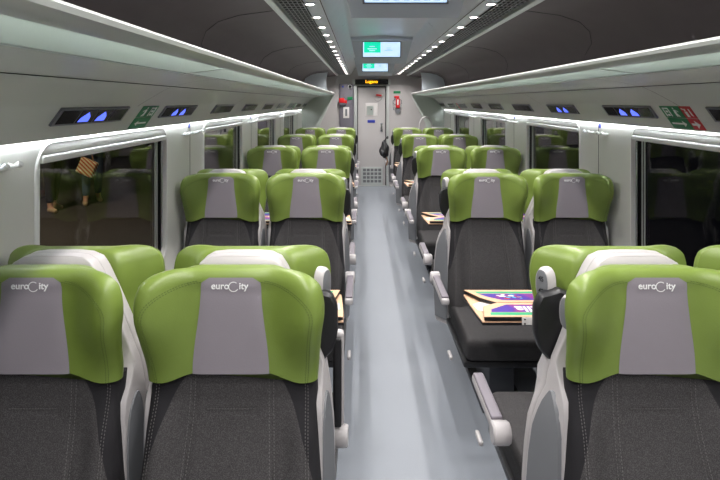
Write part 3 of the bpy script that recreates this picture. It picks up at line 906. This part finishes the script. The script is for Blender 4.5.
def plaque(sx, fc):
    mt = Matrix.Translation((sx*(.200 if fc == 'A' else .228), .072, 1.10 if fc == 'A' else 1.14)) @ Matrix.Rotation((-sx if fc == 'A' else sx)*math.radians(26), 4, 'Z')
    # local: x outwards (sx), oval in y/z
    def oval(ry, rz, x0, x1, m):
        vs = []; n_ = 24
        for x, k_ in ((x0, 1), (x1*.6+x0*.4, 1), (x1, .86)):
            for i in range(n_):
                a = 2*PI*i/n_; c, s_ = math.cos(a), math.sin(a)
                vs.append(mt @ Vector((sx*x, math.copysign(abs(c)**.8, c)*ry*k_, math.copysign(abs(s_)**.8, s_)*rz*k_)))
        fs = [[r*n_+i, r*n_+(i+1) % n_, (r+1)*n_+(i+1) % n_, (r+1)*n_+i] for r in range(2) for i in range(n_)]
        fs += [[i for i in range(n_)][::-1], [2*n_+i for i in range(n_)]]
        return MB().add(vs, fs, True).mesh('x', m)
    a = oval(.029, .050, -.016, .012, M['shell']); b2 = oval(.023, .043, .009, .0145, M['shell2'])
    a.name = 'number_plaque'; b2.name = 'plaque_face'
    return a, b2, mt
PLQ = {(q, f): plaque(q, f) for q in (1, -1) for f in 'AB'}
def handle(sx):
    """black faceted grab bracket at the aisle edge of the shell"""
    pts = [(.14, .93), (.225, .93), (.258, .965), (.272, 1.01), (.272, 1.09), (.255, 1.125), (.20, 1.140), (.14, 1.115)]
    mb = MB(); pts = [(sx*a, z) for a, z in pts]
    b_ = bmesh.new(); m0 = MB().prism(pts, 1, .086, .128); vv = [b_.verts.new(v) for v in m0.v]
    for f in m0.f: b_.faces.new([vv[i] for i in f])
    bmesh.ops.recalc_face_normals(b_, faces=b_.faces)
    bmesh.ops.bevel(b_, geom=b_.edges[:], offset=.006, segments=1, affect='EDGES')
    mb.bm(b_, False); return mb.mesh('grab_bracket', M['black'])
HND = {1: handle(1), -1: handle(-1)}
def lever(sx, g): return MB().box(sx*(.275+.03*g)-.009, sx*(.275+.03*g)+.009, -.50, -.42, .335, .355, .008, 3).mesh('lever', M['shell'])
LEV = {(q, g): lever(q, g) for q in (1, -1) for g in (0, 1)}

def make_seat(x, y, facing, aisle_sx, side, pos, label, up=False, numbers=None, wide=False):
    """facing 'A' looks at the camera (local -y), 'B' is turned round; aisle_sx is the aisle side in local x, 0 for window seats"""
    e = empty('train_seat', (x, y, 0), 0 if facing == 'A' else PI)
    tag(e, label, 'seat', 'green and grey seats of the coach')
    inst('seat_cushion', me_cush, e); 
    cu = e.children[-1] if False else None
    h = inst('headrest', me_head, e); h['label'] = 'green leather headrest'
    p = inst('headrest_panel', me_panel, h); inst('stitching', me_hstitch, h)
    bk = inst('backrest', me_back, e); inst('stitching', me_bstitch, bk)
    inst('logo_lettering', me_logo, e)
    inst('stitching', me_cstitch, e)
    big = 1 if side == 'right' else 0
    sh = inst('shell', me_shell[aisle_sx, big], e)
    if facing == 'A':
        for q_ in (1, -1): inst('side_panel', me_sideA[q_, big] if q_ == aisle_sx else me_side[q_], sh)
    inst('pedestal', me_base, e); inst('seat_pan', me_pan, e)
    if aisle_sx:
        a = ARMUP[aisle_sx] if up else ARM[facing, aisle_sx, big]
        arm = inst('armrest', a[0], e); inst('arm_underside' if up else 'arm_pad', a[1], arm)
        pa, pb, mt = PLQ[aisle_sx, facing]
        q = inst('number_plaque', pa, e); q2 = inst('plaque_face', pb, q)
        if numbers:
            for t_, dz in zip(numbers, (.017, -.019)):
                tm = text_mesh(t_, .021, M['black'], .0003, bold=.0003)
                # lettering stands on the plaque face
                R_ = Matrix.Rotation(PI/2, 4, 'X'); R2 = Matrix.Rotation(PI/2*aisle_sx, 4, 'Z')
                xf(tm, mt @ Matrix.Translation((aisle_sx*.0152, 0, dz)) @ R2 @ R_); inst('lettering', tm, q)
        if facing == 'B': inst('grab_bracket', HND[aisle_sx], e)
        inst('lever', LEV[aisle_sx, big], e)
    return e

rowA = ['nearest', 'second', 'third', 'fourth', 'last']
for k in range(5):
    for s, side in ((-1, 'left'), (1, 'right')):
        for x, pos in ((.5565, 'aisle'), (1.078, 'window')):
            ya = 1.385+BAY*k; yb = ya+.26
            extra = ''
            upA = pos == 'aisle' and k == 4 and s > 0; upB = pos == 'aisle' and k == 0 and s < 0
            if upA: extra = ', armrest folded up'
            make_seat(s*x, ya, 'A', (-s if pos == 'aisle' else 0), side, pos,
                      'green and grey %s seat facing the camera, %s row, %s side%s' % (pos, rowA[k], side, extra), upA)
            make_seat(s*x, yb, 'B', (s if pos == 'aisle' else 0), side, pos,
                      'green %s seat turned away, back to back behind the %s camera-facing row, %s side' % (pos, rowA[k], side), upB,
                      numbers=('45', '42') if (k == 0 and s > 0 and pos == 'aisle') else None)

# ------------------------------------------------------------------ folding tables between facing seats
def make_table():
    """aisle end at x=0, wall end at x=1.03, folded leaves on top"""
    e = empty('folding_table', (0, 0, 0))
    D = .165
    low = [(.010, -D), (.0, -.06), (-.008, .06), (-.012, D), (1.03, D), (1.03, -D)]
    o = MB().prism(low, 2, .700, .712).build('lower_edge', M['black'], e)
    MB().prism([(a+.002 if a < .5 else a, b*.995) for a, b in low], 2, .712, .716).build('base_board', M['board'], e)
    def leaf(pts, nm, prints, par):
        a = MB().prism(pts, 2, .722, .736).build(nm, M['black'], e)
        MB().prism(pts, 2, .736, .7385).build('printed_board', M['board'], a)
        for m, poly in prints:
            MB().add([(x, y, .7392) for x, y in poly], [list(range(len(poly)))]).build('print', m, a)
        return a
    near = [(.018, -D), (.040, -.045), (.115, -.004), (1.02, -.004), (1.02, -D)]
    far = [(-.008, D), (.05, .065), (.115, .004), (1.02, .004), (1.02, D)]
    a = leaf(near, 'near_leaf', [(M['prgreen'], [(.05, -.148), (.055, -.120), (1.0, -.120), (1.0, -.148)]),
                             (M['print'], [(.062, -.116), (.068, -.085), (.15, -.028), (1.0, -.028), (1.0, -.116)])], e)
    b = leaf(far, 'far_leaf', [(M['prgreen'], [(.035, .142), (.05, .118), (1.0, .118), (1.0, .142)]),
                           (M['print'], [(.05, .112), (.09, .07), (.15, .028), (1.0, .028), (1.0, .112)])], e)
    random.seed(3)
    for nm_, cnt in (('prwhite', 7), ('signred', 5), ('prcyan', 5)):
        b2 = MB()
        for i in range(cnt):
            cx_, cy_ = .14+random.random()*.12, .045+random.random()*.05; r1 = .004+random.random()*.007
            b2.add([(cx_+r1*1.6*math.cos(t*PI/4), cy_+r1*.8*math.sin(t*PI/4), .7396+i*.00004) for t in range(8)], [list(range(8))])
        b2.build('confetti_print', M[nm_], b)
    tm = xf(text_mesh('alla', .085, M['prwhite'], .0002, bold=.002), Matrix.Translation((.235, -.078, .7396)) @ Matrix.Rotation(PI, 4, 'Z'))
    inst('lettering', tm, a)
    MB().prism([(.008, .03), (.016, -.04), (.05, -.06), (.13, 0.0), (.05, .06)], 2, .7165, .7185).build('white_corner', M['laminate'], e)
    for hx in (.215, .72):
        h = MB(); h.box(hx-.032, hx+.032, -D-.004, -D+.001, .703, .735, .001)
        o = h.build('hinge', M['laminate'], e)
        h = MB()
        for dx in (-.02, .02):
            for dz in (.709, .728): h.lathe([(0, 0), (.004, 0), (.004, .002), (0, .002)], Matrix.Translation((hx+dx, -D-.004, dz)) @ Matrix.Rotation(PI/2, 4, 'X'), 8)
        h.build('screws', M['black'], o)
    s_ = MB(); s_.box(.25, 1.039, -.03, .03, .66, .70); s_.prism([(.93, .66), (1.039, .66), (1.039, .25)], 1, -.02, .02)
    s_.build('support_arm', M['darkmet'], e)
    return e
proto = make_table(); first = True
bayname = ['nearest', 'second', 'third', 'farthest']
for k in range(4):
    for s, side in ((-1, 'left'), (1, 'right')):
        t = proto if first else copy_tree(proto); first = False
        t.location = (s*.305, 2.49+BAY*k, 0)
        t.scale = (1, 1, 1)
        t.rotation_euler = (0, 0, PI if s < 0 else 0)
        tag(t, 'folded table with purple and green printed leaves, %s one on the %s side' % (bayname[k], side), 'table', 'folding tables between facing seats')

# black bag hanging by the last right-hand aisle seat
bg = empty('backpack', (.165, 8.80, .90)); tag(bg, 'black bag hanging into the aisle beside the last right aisle seat', 'bag')
bb = bmesh.new(); bmesh.ops.create_icosphere(bb, subdivisions=4, radius=1)
for v in bb.verts:
    p = v.co.copy(); w = .6+.4*smooth(1, -.6, p.z)
    v.co = Vector((p.x*.088*w+.01*math.sin(p.z*5), p.y*.11*w, p.z*.145+.012*math.sin(p.x*6+p.y*4)))
MB().bm(bb, True).build('body', M['jacket'], bg)
MB().tube([(0, -.03, .12), (.03, -.01, .19), (.055, .04, .20), (.06, .10, .17)], [.012, .014, .014, .012], 8).build('strap', M['jacket'], bg)
MB().tube([(.02, -.02, -.10), (.05, 0, -.19), (.03, .01, -.27), (.06, .02, -.20)], [.012]*4, 8).build('lower_strap', M['strap'], bg)
bb = bmesh.new(); bmesh.ops.create_icosphere(bb, subdivisions=3, radius=1)
for v in bb.verts: v.co = Vector((v.co.x*.05-.03, v.co.y*.06-.06, v.co.z*.06-.06))
MB().bm(bb, True).build('pocket', M['jacket'], bg)

# ------------------------------------------------------------------ platform outside with waiting people
tag(MB().box(-14, -1.75, -4, 30, -.2, -.02).build('platform', M['asphalt']), 'dark asphalt platform outside the left windows', 'platform')

def skin_body(name, joints, edges, m, parent=None, levels=2):
    me = bpy.data.meshes.new(name); me.from_pydata([j[0] for j in joints], edges, []); me.update()
    o = bpy.data.objects.new(name, me); C.objects.link(o)
    md = o.modifiers.new('s', 'SKIN'); ly = me.skin_vertices[0]
    for i, j in enumerate(joints): r = j[1]; ly.data[i].radius = (r, r) if not isinstance(r, tuple) else r
    ly.data[0].use_root = True
    sb = o.modifiers.new('u', 'SUBSURF'); sb.levels = levels; sb.render_levels = levels
    bpy.context.view_layer.update(); dg = bpy.context.evaluated_depsgraph_get()
    nm = bpy.data.meshes.new_from_object(o.evaluated_get(dg)); bpy.data.objects.remove(o)
    for p in nm.polygons: p.use_smooth = True
    nm.materials.clear(); nm.materials.append(m); nm.name = name
    return link(bpy.data.objects.new(name, nm), parent)

def person(loc, rz, label, top, trousers, stance=.12, bend=0.25, stride=.1):
    e = empty('person', loc, rz); tag(e, label, 'person')
    J = [((0, 0, .96), .12), ((0, 0, 1.12), .115), ((0, .0, 1.28), .135), ((0, .01, 1.42), .10), ((0, .0, 1.50), .055), ((0, -.01, 1.56), .055)]
    E = [(0, 1), (1, 2), (2, 3), (3, 4), (4, 5)]
    # head
    J += [((0, -.02, 1.64), .085), ((0, -.01, 1.71), .07)]; E += [(5, 6), (6, 7)]
    for sx in (-1, 1):
        n_ = len(J)
        J += [((sx*.17, 0, 1.42), .06), ((sx*.22, .02, 1.17), .045), ((sx*.20, -.16*bend*4, 1.0), .033), ((sx*.19, -.20*bend*4, .95), .028)]
        E += [(3, n_), (n_, n_+1), (n_+1, n_+2), (n_+2, n_+3)]
        # five separate fingers rooted in the palm
        for f in range(4):
            m_ = len(J); bx = sx*.19+(f-1.5)*.02; by = -.20*bend*4-.02
            J += [((bx, by-.02, .915), .009), ((bx, by-.022, .88), .008), ((bx, by-.01, .86+abs(f-1)*.006), .007)]
            E += [(n_+3, m_), (m_, m_+1), (m_+1, m_+2)]
        m_ = len(J); J += [((sx*.15, -.20*bend*4-.02, .93), .010), ((sx*.14, -.20*bend*4-.03, .90), .008)]; E += [(n_+3, m_), (m_, m_+1)]
        n_ = len(J); st = sx*stride
        J += [((sx*.09, 0, .88), .088), ((sx*stance, -.02+st*.5, .50), .06), ((sx*(stance+.01), st, .13), .042), ((sx*(stance+.02), st-.02, .06), .04), ((sx*(stance+.03), st-.14, .035), .03)]
        E += [(0, n_), (n_, n_+1), (n_+1, n_+2), (n_+2, n_+3), (n_+3, n_+4)]
    skin_body('body', J, E, M['skin'], e)
    # trousers
    J = [((0, 0, .98), .128)]; E = []
    for sx in (-1, 1):
        n_ = len(J); st = sx*stride
        J += [((sx*.09, 0, .88), .10), ((sx*stance, -.02+st*.5, .50), .074), ((sx*(stance+.01), st, .12), .06)]; E += [(0, n_), (n_, n_+1), (n_+1, n_+2)]
    skin_body('trousers', J, E, M[trousers], e)
    J = [((0, 0, .90), .13), ((0, 0, 1.12), .128), ((0, 0, 1.28), .148), ((0, .01, 1.43), .11)]; E = [(0, 1), (1, 2), (2, 3)]
    for sx in (-1, 1):
        n_ = len(J); J += [((sx*.17, 0, 1.42), .072), ((sx*.22, .02, 1.17), .058), ((sx*.20, -.15*bend*4, 1.02), .045)]; E += [(3, n_), (n_, n_+1), (n_+1, n_+2)]
    skin_body('jacket', J, E, M[top], e)
    for sx in (-1, 1):
        st = sx*stride
        skin_body('shoe', [((sx*(stance+.02), st+.03, .05), .05), ((sx*(stance+.025), st-.06, .04), .043), ((sx*(stance+.035), st-.17, .03), .034)], [(0, 1), (1, 2)], M['shoe'], e)
    hb_ = bmesh.new(); bmesh.ops.create_icosphere(hb_, subdivisions=3, radius=1)
    for v in hb_.verts:
        p = v.co; v.co = Vector((p.x*.098, p.y*.11+.02+(.02 if p.y > 0 else .03*max(0, .4-p.z)), p.z*.105+1.715+(-.03*max(0, p.y))))
    MB().bm(hb_, True).build('hair', M['hair'], e)
    f = MB()
    for sx in (-1, 1): f.lathe([(0, 0), (.010, .002), (.011, .006), (0, .01)], Matrix.Translation((sx*.034, -.098, 1.655)) @ Matrix.Rotation(PI/2, 4, 'X'), 10)
    f.build('eyes', M['black'], e)
    n_ = MB().tube([(0, -.095, 1.66), (0, -.118, 1.625), (0, -.10, 1.615)], [.008, .013, .008], 8).build('nose', M['skin'], e)
    MB().box(-.024, .024, -.104, -.092, 1.585, 1.593, .003).build('mouth', M['strap'], e)
    f = MB()
    for sx in (-1, 1): f.box(sx*.092-.008, sx*.092+.008, -.02, .02, 1.62, 1.68, .006)
    f.build('ears', M['skin'], e)
    return e
person((CX-4.85, 8.3, -.02), 1.2, 'person in dark trousers and beige shoes standing outside the left window', 'darkcloth', 'darkcloth', .10, .2, .10)
person((CX-4.55, 8.95, -.02), .6, 'person in blue jeans waiting outside the left window beside striped bag', 'khaki', 'denim', .10, .25, .14)
person((CX-5.65, 9.3, -.02), -1.9, 'person in khaki outside at the near edge of the left window', 'khaki', 'khaki', .09, .2, .05)
# striped shoulder bag held by the person in jeans
def m_stripe():
    m = mat('striped_cloth', (190, 110, 70), .8); nt = m.node_tree; b = nt.nodes['Principled BSDF']; N = nt.nodes.new; L = nt.links.new
    tc = N('ShaderNodeTexCoord'); w = N('ShaderNodeTexWave'); w.inputs['Scale'].default_value = 9; w.wave_type = 'BANDS'; w.bands_direction = 'DIAGONAL'
    L(tc.outputs['Object'], w.inputs['Vector']); r = N('ShaderNodeValToRGB'); e = r.color_ramp.elements
    e[0].position = .4; e[0].color = lin((190, 92, 50)); e[1].position = .55; e[1].color = lin((216, 200, 160)); L(w.outputs['Fac'], r.inputs['Fac'])
    L(r.outputs['Color'], b.inputs['Base Color']); return m
bg2 = empty('shoulder_bag', (CX-4.45, 8.60, .62)); tag(bg2, 'orange and cream striped bag held by the person in jeans outside', 'bag')
MB().box(-.14, .14, -.05, .05, -.13, .13, .03, 3, mat=Matrix.Rotation(.4, 4, 'Y')).build('bag_body', m_stripe(), bg2)
MB().tube([(-.10, 0, .10), (-.04, 0, .34), (.04, 0, .36), (.10, 0, .10)], .01, 8).build('strap', M['strap'], bg2)
pl_ = bpy.data.lights.new('platform_lamp', 'AREA'); pl_.energy = 130; pl_.size = .6; pl_.color = (1, .86, .66)
o = bpy.data.objects.new('platform_lamp', pl_); o.location = (-5.2, 6.0, 3.6); C.objects.link(o)

# ------------------------------------------------------------------ world, camera, colour
w = bpy.data.worlds.new('night'); bpy.context.scene.world = w; w.use_nodes = True
w.node_tree.nodes['Background'].inputs[0].default_value = (.006, .006, .009, 1); w.node_tree.nodes['Background'].inputs[1].default_value = .4
cam = bpy.data.cameras.new('camera'); cam.sensor_width = 36; cam.lens = 530/720*36; cam.shift_x = -1.5/720; cam.shift_y = -138/720
cam.clip_start = .02
co = bpy.data.objects.new('camera', cam); co.location = (CX, 0, CZ); co.rotation_euler = (PI/2, 0, 0); C.objects.link(co)
sc = bpy.context.scene; sc.camera = co
sc.view_settings.view_transform = 'Standard'; sc.view_settings.look = 'None'; sc.view_settings.gamma = 1
sc.view_settings.use_curve_mapping = False; sc.view_settings.exposure = 0.18
sc.cycles.max_bounces = 8; sc.cycles.transparent_max_bounces = 12
